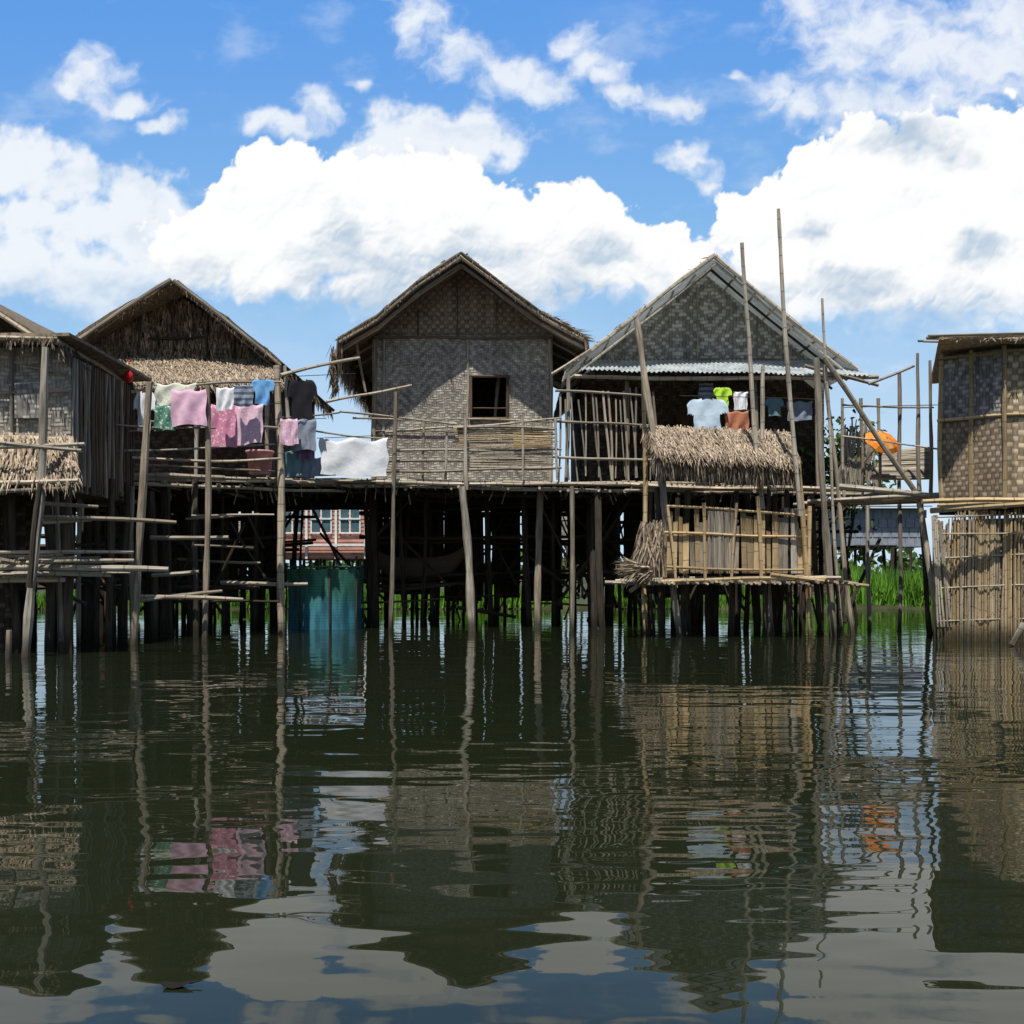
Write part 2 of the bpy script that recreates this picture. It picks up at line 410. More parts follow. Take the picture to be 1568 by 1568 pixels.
for side in (0,1):
    for i in range(nS+1):
        u=i/nS; w=.36*math.sin(math.pi*min(max(u,.03),.97))**.6*(1-.1*side); sheer=.28*(2*u-1)**4+.06*(2*u-1)**2
        for j in range(nA):
            th=math.pi*j/(nA-1)
            mb.v.append(Vector((x0+(x1-x0)*u,25.75-w*math.cos(th),1.62+sheer-(.62-.04*side)*math.sin(th)**.8*(.35+.65*math.sin(math.pi*min(max(u,.02),.98))**.5))))
st=(nS+1)*nA
for side in (0,1):
    for i in range(nS):
        for j in range(nA-1):
            q=cb+side*st+i*nA+j; mb.face((q,q+1,q+nA+1,q+nA),0)
for i in range(nS):
    for j in (0,nA-1):
        q=cb+i*nA+j; mb.face((q,q+nA,q+nA+st,q+st),0)
for u in (.3,.55,.75): mb.box(x0+(x1-x0)*u,x0+(x1-x0)*u+.12,25.46,26.04,1.5,1.53,1)
mb.build('wooden_canoe',['plank','post'],None,True)

# ============================================================ HOUSE right (metal roof)
h=empty('stilt_house')
D=24.0
mb=MB()
mb.poly([(X(885,D),Z(552,D)),(X(1268,D),Z(552,D)),(X(1094,D),Z(406,D))],D,D+.05,0)
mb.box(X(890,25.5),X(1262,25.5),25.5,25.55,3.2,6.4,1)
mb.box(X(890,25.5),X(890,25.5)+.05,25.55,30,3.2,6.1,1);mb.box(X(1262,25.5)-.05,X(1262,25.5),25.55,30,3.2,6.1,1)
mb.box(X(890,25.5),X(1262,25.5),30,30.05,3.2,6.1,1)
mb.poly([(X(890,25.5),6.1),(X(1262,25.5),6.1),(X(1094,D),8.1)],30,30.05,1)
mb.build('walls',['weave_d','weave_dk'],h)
mb=MB()
for px in (980,1068,1160): P(mb,px,420+abs(px-1094)*.7,px,550,D-.05,None,.02,0)
P(mb,895,553,1260,553,D-.05,None,.05,0)
P(mb,1085,412,893,548,D-.05,None,.05,1);P(mb,1100,412,1262,550,D-.05,None,.05,1)
for px in (962,1028,1100,1160,1250): P(mb,px,572,px,745,25.3,None,.05,1)
for px in (870,960,1155,1252): P(mb,px,575,px+U(-4,4),750,22.6,None,.05,0)
mb.box(X(1035,25.4),X(1090,25.4),25.4,25.48,3.2,5.2,2)
mb.build('trim',['post','dark','plank'],h)
ya=22.7
mb=MB()
ap=W(1097,392,ya)
le=W(866,568,ya); re=W(1312,566,ya); dy=Vector((0,7.8,0))
mb.corr(ap,ap+dy,le+dy,le,.2,.02,0,4); mb.corr(ap,ap+dy,re+dy,re,.2,.02,0,4)
mb.corr(W(888,550,24.0),W(1275,550,24.0),W(1335,574,22.2),W(890,566,22.2),.10,.02,1,3,.12)
mb.build('roof',['zincr','zinc'],h)
mb=MB()
mb.pole(ap+Vector((-.05,-.04,.0)),le+Vector((0,-.04,-.0)),.05,.05,0); mb.pole(ap+Vector((-.05,-.04,-.0)),re+Vector((0,-.04,0)),.05,.05,0)
mb.pole(ap+Vector((.0,.02,-.16)),re+Vector((-.1,.02,-.16)),.03,.03,0)
mb.pole(ap+Vector((0,.0,-.16)),le+Vector((.1,.0,-.16)),.03,.03,0)
for k in range(1,7):
    t=k/7
    for e in (le,re):
        q=ap*(1-t)+e*t+Vector((0,-.05,-.07)); mb.pole(q,q+Vector((0,3.2,0)),.025,.025,0,6)
for k in range(3):
    y=Vector((0,.65+k*1.1,-.11)); mb.pole(ap+y,le+y,.03,.03,1,6); mb.pole(ap+y,re+y,.03,.03,1,6)
mb.pole(W(880,576,22.4),W(1345,577,22.4),.045,.045,0)
P(mb,1232,560,1345,590,22.2,None,.04,0)
P(mb,845,573,905,535,22.6,None,.035,0)
mb.fringe(le+Vector((0,-.05,0)),ap,(-.5,-.2,-.3),100,.18,.02,2,.4)
mb.build('roof_frame',['bamg','dark','thatch'],h)
mb=MB()
posts(mb,X(905,24),X(1290,24),22.8,30,3.2,.8,1.3,0,(.05,.09),.85)
for z in (1.2,2.0,2.8):
    for y in (24,26,28): mb.pole((1.8,y,z+U(-.2,.2)),(8,y+U(-.4,.4),z+U(-.2,.2)),.05,None,0)
for a,b,z0,z1 in ((1000,1130,.6,3.2),(1150,1270,.6,3.2)): mb.box(X(a,30.4),X(b,30.4),30.4,30.45,z0,z1,1)  # last loop: added panels that shut out light behind the stilts
braces(mb,3.5,8,22.5,29,3.1,16)
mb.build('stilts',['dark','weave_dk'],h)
mb=MB()
px=858
while px<1000:
    P(mb,px,U(592,614),px+U(-4,14),U(728,740),22.4,None,U(.016,.032),0)
    px+=U(5,12)
P(mb,850,598,990,606,22.35,None,.03,0); P(mb,850,645,1000,652,22.35,None,.03,0); P(mb,852,700,1000,704,22.35,None,.03,0)
mb.build('veranda_fence',['post'],None)

# ============================================================ decks
def deck(name,a,b,back,zt):
    e=empty(name); mb=MB(); a=Vector(a);b=Vector(b)
    L=(b-a).length; d=(b-a)/L
    A2=Vector((a.x*back/a.y*0.98,back,a.z));B2=Vector((b.x,back,b.z))
    mb.slab(a,b,B2,A2,-.03,0,20,10,.02)
    for k in range(3):
        s=a-d*U(.1,.5)+Vector((0,-.04+U(-.05,.05),-.06+.07*k-.05)); 
        q=s
        while (q-a).length<L or q is s:
            ln=U(2,3.6); nx=q+d*ln+Vector((0,U(-.03,.03),U(-.05,.05)))
            mb.pole(q,nx,U(.03,.055),None,1); q=nx-d*U(.1,.5)
            if (q-a).length>L: break
    n=int(L/.16)
    for i in range(n):
        p=a+d*(i*.16+U(-.05,.05))+Vector((0,-U(.02,.18),-.1+U(-.06,.04)))
        mb.pole(p,p+Vector((U(-.2,.2),U(1.6,3.5),U(-.03,.05))),U(.02,.045),None,1 if R()<.45 else 2,6)
    for i in range(int(L/.12)):
        p=a+d*(i*.12)+Vector((0,-U(0,.15),.03+U(-.01,.02))); mb.pole(p,p+Vector((U(-.05,.05),1.0,0)),U(.012,.02),None,2,5)
    for i in range(5):
        z=Vector((0,1.2+i*1.3,-.14)); mb.pole(a+z,b+z,.06,.06,2)
    for i in range(int(L*5)):
        p=a+d*U(0,L)+Vector((0,U(-.05,.4),-.12)); mb.pole(p,p+Vector((U(-.15,.15),U(-.05,.05),-U(.05,.4))),U(.008,.02),None,1 if R()<.5 else 2,5)
    mb.build('deck',['plank','bamg','dark'],e); return e
deck('wooden_deck',W(118,729,18.4),W(436,736,21.2),30,3)
deck('wooden_deck',W(425,736,21.9),W(1000,744,22.5),31,3)
deck('wooden_deck',W(985,744,22.2),W(1285,748,22.2),30,3)

e=empty('deck_posts'); mb=MB()
for a in [(70,532,38,1012,14.9,14.9,.07,0),(86,535,95,985,16.2,16.2,.055,0),(62,740,45,900,14.7,14.7,.045,2),
          (229,586,205,990,17.6,17.6,.075,0),(203,745,207,960,17.9,17.9,.045,0),(318,590,313,985,18.6,18.6,.06,0),
          (130,600,122,975,17.8,17.8,.045,0),(258,740,262,960,19.5,19.5,.05,2),
          (424,560,431,970,20.8,20.8,.08,3),(436,560,441,640,21,21,.04,0),
          (606,600,597,962,21.8,21.8,.05,0),(708,745,722,958,21.7,21.7,.095,0),(712,640,714,750,21.9,21.9,.045,0),
          (876,745,875,958,21.9,21.9,.06,0),(908,760,910,955,23,23,.08,2),
          (975,490,1020,790,20.6,20.6,.075,0),(985,560,988,965,21,21,.055,1),(1012,700,1042,978,19.9,19.9,.07,0),
          (1250,548,1275,972,20,20,.075,0),(1222,700,1240,975,19.6,19.6,.055,1),(1262,560,1304,950,20.6,20.6,.05,0),
          (1120,885,1118,960,21,21,.06,0),(1175,885,1180,965,20.6,20.6,.07,0),(1082,885,1085,965,20.8,20.8,.06,2),
          (1328,770,1330,940,22,22,.05,0),(1377,570,1376,945,21.5,21.5,.05,0),(1405,541,1408,760,20.5,20.5,.045,0),(1424,552,1425,760,20.5,20.5,.04,0),
          (1410,770,1425,960,20.5,20.5,.06,2),(14,965,14,1010,14.8,14.8,.05,0)]:
    x0,y0,x1,y1,d0,d1,r,m=a
    p=W(x1,y1,d1); top=W(x0,y0,d0)
    dr=(p-top); k=(top.z+0.6)/(-dr.z); p=top+dr*k if y1>935 else p
    mb.pole(p,top,r,r*.8,m,8,.012,.14)
mb.build('posts',['post','bam','dark','bamg'],e)
for a in [(1192,320,1226,790,19.4,.05),(1136,372,1168,780,19.9,.05),(1259,457,1288,960,20.3,.035),(1168,560,1166,780,20.4,.055)]:
    mb=MB(); mb.pole(W(a[2],a[3],a[4]),W(a[0],a[1],a[4]),a[5],a[5]*.7,0,8,.01); mb.build('bamboo_pole',['bamg'])
# ============================================================ railings
mb=MB()
for a in [(190,690,420,680,18.2,19.8),(180,662,330,655,18.3,19),(100,640,240,655,17,18.4),(200,600,430,585,18.4,20.6),(210,645,425,655,18.5,20.7),(190,700,430,702,18.4,20.7),(150,712,420,722,18.4,20.7)]:
    mb.pole(W(a[0],a[1],a[4]),W(a[2],a[3],a[5]),U(.02,.03),None,0,7,.018)
mb.build('bamboo_railing',['bamg'])
mb=MB()
for a in [(430,575,550,548,20.8,22.4,.04),(500,615,630,590,21.6,22.6,.03),(424,640,520,632,21.2,22,.02),(520,630,700,650,21.8,22,.025),(450,655,600,672,21.2,21.9,.02),
          (590,662,860,640,22,22.3,.025),(540,640,860,646,22.1,22.4,.022),(600,690,860,688,22,22.3,.03),(590,706,850,700,22,22.3,.028),(595,722,860,716,22,22.2,.03),(480,705,600,700,21.7,22,.028),(430,728,600,722,21.4,22,.035),(700,655,850,657,22.1,22.1,.03)]:
    mb.pole(W(a[0],a[1],a[4]),W(a[2],a[3],a[5]),a[6],None,0 if R()<.7 else 1,7,.015)
for px in (650,684,800,850): P(mb,px,640,px+U(-4,4),735,22.1,None,.03,0)
for i in range(26):
    py=655+i*1.25+U(-.5,.5); P(mb,698+U(-6,4),py,850+U(-6,6),py+U(-3,3),22.15,None,.011,2 if R()<.5 else 1,n=5)
for i in range(22):
    py=692+i*1.3; P(mb,735+U(-30,4),py,846+U(-6,6),py+U(-2,2),22.18,None,.011,1 if R()<.6 else 0,n=5)
for i in range(12):
    py=664+i*1.9; P(mb,786,py,844,py+U(-1,1),22.1,None,.014,2,n=5)
mb.build('bamboo_railing',['bamg','bamg','bam'])

# ============================================================ left hut
h=empty('bamboo_hut')
mb=MB(); xr=X(108,16)
mb.box(-12,xr,16,16.05,2.6,Z(532,16),0)
mb.box(xr-.05,xr,16.05,18.6,2.6,Z(545,16),1)
mb.box(-12,xr,18.6,18.65,2.6,4.7,1)
mb.build('walls',['weave_l','weave_dk'],h)
mb=MB()
for i in range(26):
    y=16.05+i*.1; mb.pole((xr+.02,y,2.55+U(-.1,.1)),(xr+.03,y,Z(547,16)),.03,None,0 if R()<.7 else 1,5)
mb.build('side_planks',['plank','post'],h)
mb=MB()
for px in (-40,18,60): P(mb,px,535,px+3,740,15.93,None,.03,0)
P(mb,-60,600,108,598,15.92,None,.025,0); P(mb,40,560,100,572,15.92,None,.02,0)
mb.box(X(22,15.9),X(60,15.9),15.9,15.94,Z(640,15.9),Z(585,15.9),1)
mb.build('wall_battens',['post','weave_g'],h)
mb=MB()
mb.slab(Vector((-12,15.6,4.72)),Vector((xr+.15,15.6,4.85)),Vector((xr+.25,18.9,4.75)),Vector((-12,18.9,4.7)),.05,0,12,4,.03)
mb.pole((-12,15.55,4.68),W(88,519,15.6),.04,.035,1); mb.pole(W(85,522,15.6),W(196,592,18.9),.045,.04,1)
mb.fringe(W(90,530,15.7),W(192,595,18.8),(.4,-.1,-1),500,.3,.02,0,.3)
mb.fringe(Vector((-12,15.6,4.7)),W(88,525,15.6),(0,-.2,-1),500,.18,.02,0,.3)
mb.build('roof',['thatchd','bamg'],h)
mb=MB()
mb.thatch(Vector((-12,15.9,Z(662,15.9))),W(112,668,15.9),W(122,735,15.1),Vector((-12,15.1,Z(735,15.1))),3800,.45,.02,0,.08)
mb.fringe(Vector((-12,15.1,Z(735,15.1))),W(120,735,15.1),(0,-.2,-1),300,.14,.02,0,.4)
mb.build('straw_awning',['thatch'],h)
mb=MB()
for a in [(0,690,130,680),(0,742,120,736),(0,755,100,748),(0,660,125,690)]: P(mb,-120,a[1],a[2],a[3],14.9,None,.035,0)
for a in [(-100,872,258,872,.05),(-60,880,170,880,.045),(40,862,205,858,.03),(60,800,140,796,.03),(60,792,270,800,.035),(-100,848,205,845,.03),(-80,890,100,888,.05),(200,913,372,918,.04),(215,920,340,905,.035),(60,770,150,776,.03),(0,858,60,868,.04)]:
    P(mb,a[0],a[1],a[2],a[3],15.1 if a[0]<100 else 17.9,15.6 if a[0]<100 else 18.6,a[4],0 if R()<.7 else 1)
for i in range(26):
    py=U(850,885); mb.pole(W(U(-60,60),py,15+R()),W(U(80,200),py+U(-5,5),15.4+R()),.02,None,1,5)
mb.build('landing_stage',['bamg','bamg'],h)
mb=MB()
mb.box(-13,X(55,17),17,17.05,.9,2.7,1); mb.box(-13,X(25,16.6),16.6,16.65,-.3,1.1,1)
mb.box(-13,X(118,16.4),16,19,2.52,2.58,2)
posts(mb,-9.5,X(200,18),15.9,21,2.8,.55,1.1,0,(.04,.08),.9)
for i in range(10): mb.pole((-10,16.5+R()*2,U(.6,2.4)),(X(160,18),17+R()*2,U(.6,2.4)),.035,None,0,6)
mb.build('stilts',['dark','weave_dk','plank'],h)
h=empty('thatched_house'); mb=MB()
ya=23
mb.slab(W(-90,425,ya),W(-90,425,ya)+Vector((0,7,0)),W(66,525,ya)+Vector((0,7,0)),W(66,525,ya),-.1,0,6,4,.03)
mb.slab(W(-90,425,ya),W(-90,425,ya)+Vector((0,7,0)),W(-250,525,ya)+Vector((0,7,0)),W(-250,525,ya),.1,0,6,4,.03)
mb.pole(W(-90,422,ya-.1),W(68,527,ya-.1),.05,.05,2)
mb.poly([(X(-220,24),3.1),(X(40,24),3.1),(X(40,24),Z(525,24)),(X(-90,24),Z(440,24)),(X(-220,24),Z(525,24))],24,24.1,1)
mb.build('roof_and_gable',['thatchd','weave_dk','bamg'],h)

# ============================================================ thatched landing (right centre)
h=empty('thatched_landing')
mb=MB()
mb.thatch(W(990,656,21.2),W(1205,664,21.2),W(1222,712,19.6),W(1004,697,19.6),4200,.5,.02,0,.08)
mb.fringe(W(1004,697,19.6),W(1222,712,19.6),(0,-.15,-1),1600,.55,.022,0,.16,.12)
mb.fringe(W(990,660,21),W(1006,700,19.6),(-.2,0,-1),300,.3,.02,0,.3)
mb.pole(W(980,654,21.2),W(1212,664,21.2),.04,.04,1)
mb.build('awning',['thatch','bamg'],h)
mb=MB(); Dl=19.7
px=1022
while px<1240:
    w=U(7,12)
    mt=0 if 1083<px<1123 or R()<.5 else 1
    p=W(px,U(776,800) if R()<.8 else U(800,825),Dl); q=W(px+U(-2,3),878,Dl)
    wd=w*.0125*U(.75,1.0)
    mb.slab(p,p+Vector((wd,0,U(-.04,.04))),q+Vector((wd,U(-.02,.02),0)),q,.012,mt,1,3,.01)
    px+=w*U(.9,1.15)
for i in range(24):
    px=1084+i*1.7; P(mb,px,782,px+U(-1,1),876,Dl-.03,None,.012,0,n=5)
for a in [(1020,775,1240,790),(1015,815,1240,822),(1020,868,1240,872)]: P(mb,*a,Dl-.06,None,.028,1)
for i in range(14):
    y=Dl+.1+i*.16; x=X(1022,Dl)
    mb.pole((x,y,1.15),(x+U(-.03,.03),y,U(2.2,2.5)),.03,None,1,5)
for a in [(1022,775,1036,900,.03),(1240,775,1238,905,.04),(1128,770,1120,890,.03),(1160,760,1166,885,.04),(1078,770,1080,885,.035)]: P(mb,a[0],a[1],a[2],a[3],Dl-.08,None,a[4],1)
mb.build('slat_fence',['post','bam','post'],h)
mb=MB()
for i in range(16):
    y=Dl-.35+i*.16; mb.pole(W(955+U(-20,25),892,Dl)+Vector((0,y-Dl,U(-.03,.03))),W(1300+U(-50,10),884,Dl)+Vector((0,y-Dl,U(-.03,.03))),U(.03,.05),None,0 if R()<.6 else 1,6)
for i in range(46):
    x=X(975,Dl)+i*.09; mb.pole((x,Dl-.45-U(0,.15),1.05+U(-.03,.03)),(x+U(-.05,.05),Dl+2,1.08),U(.02,.04),None,0 if R()<.5 else 2,6)
P(mb,1180,880,1330,897,Dl-.4,None,.04,1); P(mb,965,905,1000,880,Dl-.3,Dl,.04,1)
mb.build('platform',['bamg','bam','dark'],h)
mb=MB()
for k in range(5):
    q=W(985+k*6,806+U(-6,12),19.45); mb.fringe(q,q+Vector((.06,0,-.25)),(U(-.25,.1),-.05,-1),170,U(.6,1.0),.022,0,.3,.14)
mb.fringe(W(975,868,19.3),W(1000,884,19.3),(-.75,-.1,-.3),420,.45,.022,0,.5,.14)
mb.build('straw_bundle',['thatch'],h)
mb=MB()
posts(mb,X(1000,20.5),X(1290,20.5),20.2,22.6,2.9,.7,.9,0,(.05,.08),.9)
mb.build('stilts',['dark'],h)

# ============================================================ footbridge to the right
h=empty('bamboo_footbridge'); mb=MB()
for i in range(7):
    P(mb,1225+U(-10,20),768+i*1.0,1440,756+i*1.8+U(-3,3),21.0+i*.12,19.6+i*.12,.045,0 if R()<.6 else 1)
P(mb,1285,745,1470,765,19.9,19.3,.06,0);P(mb,1290,620,1430,624,20.4,20.4,.02,0);P(mb,1290,668,1440,688,20.4,20,.02,0)
P(mb,1262,548,1410,765,20.2,20.2,.055,0)
P(mb,1330,588,1400,560,21,21,.03,0)
for px in (1290,1318,1345): P(mb,px,610,px+3,765,21,None,.035,0)
mb.build('poles',['bamg','bam'],h)
mb=MB()
for i in range(22):
    t=i/21; mb.pole(W(1345-20*t+8,692+t*40,23-t*2),W(1428,686+t*46,23-t*2),.035,None,0,6)
mb.build('slatted_lean_to',['post'],h)
mb=MB()
for i in range(46):
    px=U(1288,1345); mb.pole(W(px,U(640,690),23),W(px+U(-20,20),U(735,755),23),U(.012,.03),None,0,5)
mb.build('stacked_sticks',['post'],h)
h=empty('orange_parasol'); mb=MB()
c=W(1352,676,20.6); axd=Vector((.3,-.75,.55)).normalized(); e1=axd.cross(Vector((0,0,1))).normalized(); e2=axd.cross(e1)
N=16; b=len(mb.v); mb.v.append(c+axd*.13)
for rr,hh in ((.18,.10),(.30,.05),(.40,-.03)):
    for i in range(N):
        th=i/N*6.2832; sc=1-(.05 if i%2 else 0); mb.v.append(c+(e1*math.cos(th)*1.05+e2*math.sin(th)*.8)*rr*sc+axd*hh)
for i in range(N): mb.face((b,b+1+i,b+1+(i+1)%N),0)
for k in (0,1):
    for i in range(N): mb.face((b+1+k*N+i,b+1+(k+1)*N+i,b+1+(k+1)*N+(i+1)%N,b+1+k*N+(i+1)%N),1 if (k==0 and i%4==0) else 0)
M['orange']=simple('orange_canvas',(0.9,0.28,0.04),0.15,.6); M['ocream']=simple('cream_canvas',(0.7,0.5,0.25),.1,.7)
mb.build('canopy',['orange','ocream'],h)
mb=MB(); mb.pole(c+axd*.15,c-axd*.9,.015,.015,0); mb.build('shaft',['bamg'],h)

# ============================================================ right hut over water
h=empty('woven_hut'); mb=MB()
a=W(1441,540,19.0);co=W(1536,541,18.3); x2=13.0
zt1=Z(540,18.6); zs=Z(640,18.6); zd=Z(772,18.6)
def vwall(mb,p,q,z0,z1,m,th=.04):
    mb.slab(Vector((p.x,p.y,z0)),Vector((q.x,q.y,z0)),Vector((q.x,q.y,z1)),Vector((p.x,p.y,z1)),th,m,1,1)
bl=Vector((a.x*22/19,22,0)); cr=Vector((x2,18.0,0))
vwall(mb,a,co,zs,zt1,0); vwall(mb,a,co,zd,zs-.01,1)
vwall(mb,co+Vector((.05,0,0)),cr,zd,zt1,2)
vwall(mb,bl,a,zd,zt1,0); vwall(mb,cr,Vector((x2,22,0)),zd,zt1,1); vwall(mb,Vector((x2,22,0)),bl,zd,zt1,1)
mb.build('upper_walls',['weave_g','weave_br','weave_b'],h)
mb=MB()
for p in (a,co,a*.52+co*.48): mb.pole((p.x,p.y-.05,zd-.1),(p.x,p.y-.05,zt1+.05),.045,.04,0)
for x in (9.25,10.2): mb.pole((x,18.15,zd-.1),(x,18.15,zt1),.04,.04,0)
for z in (zd,zt1-.05,zs): 
    mb.pole((a.x-.1,a.y-.07,z),(co.x+.05,co.y-.07,z),.03,.03,0); mb.pole((co.x,co.y-.07,z),(x2,17.9,z),.03,.03,0)
P(mb,1425,782,1568,772,18.2,18.0,.05,0); P(mb,1412,768,1600,766,18.1,18.0,.045,0)
mb.build('frame',['bam'],h)
mb=MB()
mb.slab(Vector((X(1424,18.3),17.9,zt1+.08)),Vector((x2,17.8,zt1+.10)),Vector((x2,22.4,zt1+.2)),Vector((X(1424,22.4),22.4,zt1+.15)),.035,0,14,6,.03)
mb.fringe(Vector((X(1424,18.3),17.9,zt1+.08)),Vector((x2,17.8,zt1+.1)),(-.2,-.4,-.4),350,.1,.02,0,.5,.04)
for i in range(6): mb.pole((X(1424,18)-U(0,.1),17.85+i*.1,zt1+.12+U(0,.04)),(x2,17.8+i*.1,zt1+.15),.02,None,1)
mb.build('roof',['thatch','post'],h)
mb=MB()
x0=X(1432,18.8); x=x0
def yy_(x): return 18.8-(x-x0)*.35
while x<12.6:
    yy=yy_(x)+.04*math.sin(x*9)+U(-.015,.015)
    top=Z(782,18.6)+U(-.05,.04)
    if x<x0+.35: top-=.25*(1-(x-x0)/.35)+U(0,.2)
    mb.pole((x+U(-.02,.02),yy,-.4),(x+.03+U(-.03,.03),yy+U(-.02,.02),top),U(.013,.02),None,0 if R()<.7 else 1,5,.006)
    x+=U(.018,.03)
for z in (.35,.95,1.5,1.95,2.25):
    mb.pole((x0,yy_(x0)-.05,z),(12.6,yy_(12.6)-.05,z+.1),.014,.014,1,5)
mb.slab(Vector((x0+.05,yy_(x0)+.07,-.4)),Vector((12.6,yy_(12.6)+.07,-.4)),Vector((12.6,yy_(12.6)+.07,2.3)),Vector((x0+.3,yy_(x0+.3)+.07,2.2)),.01,2)
y=18.85
while y<21.5:
    xx=x0*y/18.8; mb.pole((xx,y,-.4),(xx+U(-.03,.03),y,2.3),U(.014,.022),None,0,5); y+=.03
mb.build('cane_skirt',['bam','bamg','weave_br'],h)
mb=MB(); P(mb,1568,955,1549,988,17.2,17.2,.06,0); P(mb,1408,770,1440,960,19.6,19.2,.06,1)
for i in range(5): P(mb,1428+i*3,790+i*2,1436+i*5,960,18.7,18.7,.02,0)
mb.build('mooring_stakes',['bamg','post'],h)

# ============================================================ clothes
def clothmat(name,c,pat=None,c2=None):
    m,t,p=newmat(name); pos=t.new('ShaderNodeTexCoord').outputs['Object']
    col=t.mix(t.ss(t.noise(pos,4,2),.3,.7),mul(c,.86),c)
    if pat=='stripe':
        s=t.new('ShaderNodeSeparateXYZ'); t.l.new(pos,s.inputs[0])
        col=t.mix(t.m('LESS_THAN',t.m('FRACT',t.m('MULTIPLY',s.outputs[2],9)),.45),col,c2)
    if pat=='dots':
        v=t.new('ShaderNodeTexVoronoi'); v.inputs['Scale'].default_value=16; t.l.new(pos,v.inputs['Vector'])
        col=t.mix(t.m('LESS_THAN',v.outputs[0],.32),col,c2)
    t.l.new(col,p.inputs['Base Color']); p.inputs['Roughness'].default_value=.9
    bump(t,p,t.noise(pos,7,2),.5,.02)
    return m
def cloth(name,x0,x1,y0,y1,D,mat,kind='sheet',skew=0,amp=.05):
    mb=MB(); nx,ny=22,18; ph=U(0,6); k=U(1.6,2.8); ph2=U(0,6); idx={}
    a=W(x0,y0,D);b=W(x1,y0,D);zb=Z(y1,D); Wd=b.x-a.x; H=a.z-zb
    for j in range(ny+1):
        for i in range(nx+1):
            u=i/nx;v=j/ny
            x=a.x+Wd*(u+ (.5-u)*.10*v*math.sin(ph)) + Wd*.02*math.sin(9*v+ph)+skew*v
            sag=-.03*Wd*math.sin(math.pi*u*2.0)**2*(1-v)
            z=a.z-H*v*(1+.04*math.sin(k*2.1*u+ph2))+sag*2
            if kind=='shirt':
                e=max(0,abs(u-.5)-.28)/.22; z-=H*.22*e*e; 
            y=D-.02+amp*(.25+v)*(.6*math.sin(k*2*math.pi*u*.8+ph+1.2*v)+.3*math.sin(k*9*u+ph2-v))+amp*.3*math.sin(11*u+6*v+ph2)
            if j==0: y=D
            idx[i,j]=len(mb.v); mb.v.append(Vector((x,y,z)))
    for j in range(ny):
        for i in range(nx):
            u=(i+.5)/nx;v=(j+.5)/ny; keep=True
            if kind=='shirt':
                keep = (.2<u<.8) or (v<.42 and (min(u,1-u)>(v-.28)*.9)) 
                if v<.07 and .38<u<.62: keep=False
            if keep: mb.face((idx[i,j],idx[i+1,j],idx[i+1,j+1],idx[i,j+1]))
    return mb.build(name,[mat],None,True)
cm=dict(white=clothmat('cloth_white',(.82,.83,.86)),cream=clothmat('cloth_cream',(.74,.74,.62),'dots',(.5,.55,.46)),green=clothmat('cloth_green',(.12,.30,.22),'dots',(.6,.65,.56)),
 pink=clothmat('cloth_pink',(.82,.52,.68)),pinkp=clothmat('cloth_pink_pattern',(.70,.28,.42),'dots',(.82,.55,.64)),pale=clothmat('cloth_pale_pink',(.78,.52,.64),'dots',(.84,.66,.72)),
 stripe=clothmat('cloth_striped',(.30,.35,.44),'stripe',(.10,.12,.16)),blue=clothmat('cloth_blue',(.18,.42,.75)),black=clothmat('cloth_black',(.018,.018,.024)),
 grey=clothmat('cloth_grey',(.26,.30,.37)),purple=clothmat('cloth_purple',(.2,.10,.2)),teal=clothmat('cloth_teal',(.16,.27,.30)),lblue=clothmat('cloth_light_blue',(.62,.76,.88)),
 lime=clothmat('cloth_lime',(.50,.78,.06)),orange=clothmat('cloth_rust',(.50,.20,.11)))
for a in [('shirt',205,238,598,662,18.3,'white','shirt'),('cloth',236,300,586,624,18.7,'cream','sheet'),('patterned_towel',238,268,620,660,18.6,'green','sheet'),
 ('pink_shirt',263,316,596,652,18.5,'pink','sheet'),('white_top',331,359,593,628,18.9,'white','sheet'),('striped_towel',358,388,589,622,19.1,'stripe','sheet'),
 ('blue_shirt',384,420,579,620,19.4,'blue','shirt'),('pink_towel',324,360,619,686,19.3,'pinkp','sheet'),('pale_pink_cloth',357,403,618,680,19.4,'pale','sheet'),
 ('black_shirt',440,486,579,642,21.0,'black','shirt'),('pink_cloth',430,456,641,681,20.7,'pale','sheet'),('grey_shirt',446,484,641,690,20.9,'grey','sheet'),
 ('purple_cloth',455,482,672,702,21,'purple','sheet'),('teal_cloth',430,462,690,730,21,'teal','sheet'),('grey_cloth',462,492,700,730,21.2,'grey','sheet'),
 ('white_sheet',490,594,670,728,21.5,'white','sheet'),
 ('light_blue_shirt',1052,1114,608,664,22.0,'lblue','shirt'),('lime_shirt',1092,1120,592,621,22.2,'lime','shirt'),('rust_cloth',1110,1146,629,664,22.1,'orange','sheet'),
 ('dark_cloth',1070,1092,586,612,22.6,'stripe','sheet'),('white_cloth',1123,1145,599,628,22.4,'white','sheet'),('teal_shirt',1172,1200,608,638,22.6,'teal','shirt'),('grey_shirt',1205,1244,614,644,22.6,'grey','sheet')]:
    cloth(a[0],a[1],a[2],a[3],a[4],a[5],cm[a[6]],a[7],amp=.04)
mb=MB()
for a in [(195,592,430,580,18.3,20.6),(232,620,430,618,18.6,20.7),(425,578,545,572,20.8,22),(425,641,500,641,20.7,21),(485,671,610,666,21.5,21.6),(1030,586,1255,612,22.4,22.6),(1040,606,1260,612,22.0,22.4),(1100,628,1160,628,22.1,22.1),(1290,624,1440,620,21,19.6)]:
    mb.pole(W(a[0],a[1],a[4]),W(a[2],a[3],a[5]),.008,.008,0,5,.004)
mb.build('clothesline',['dark'])
mb=MB(); c=W(197,577,17.9)
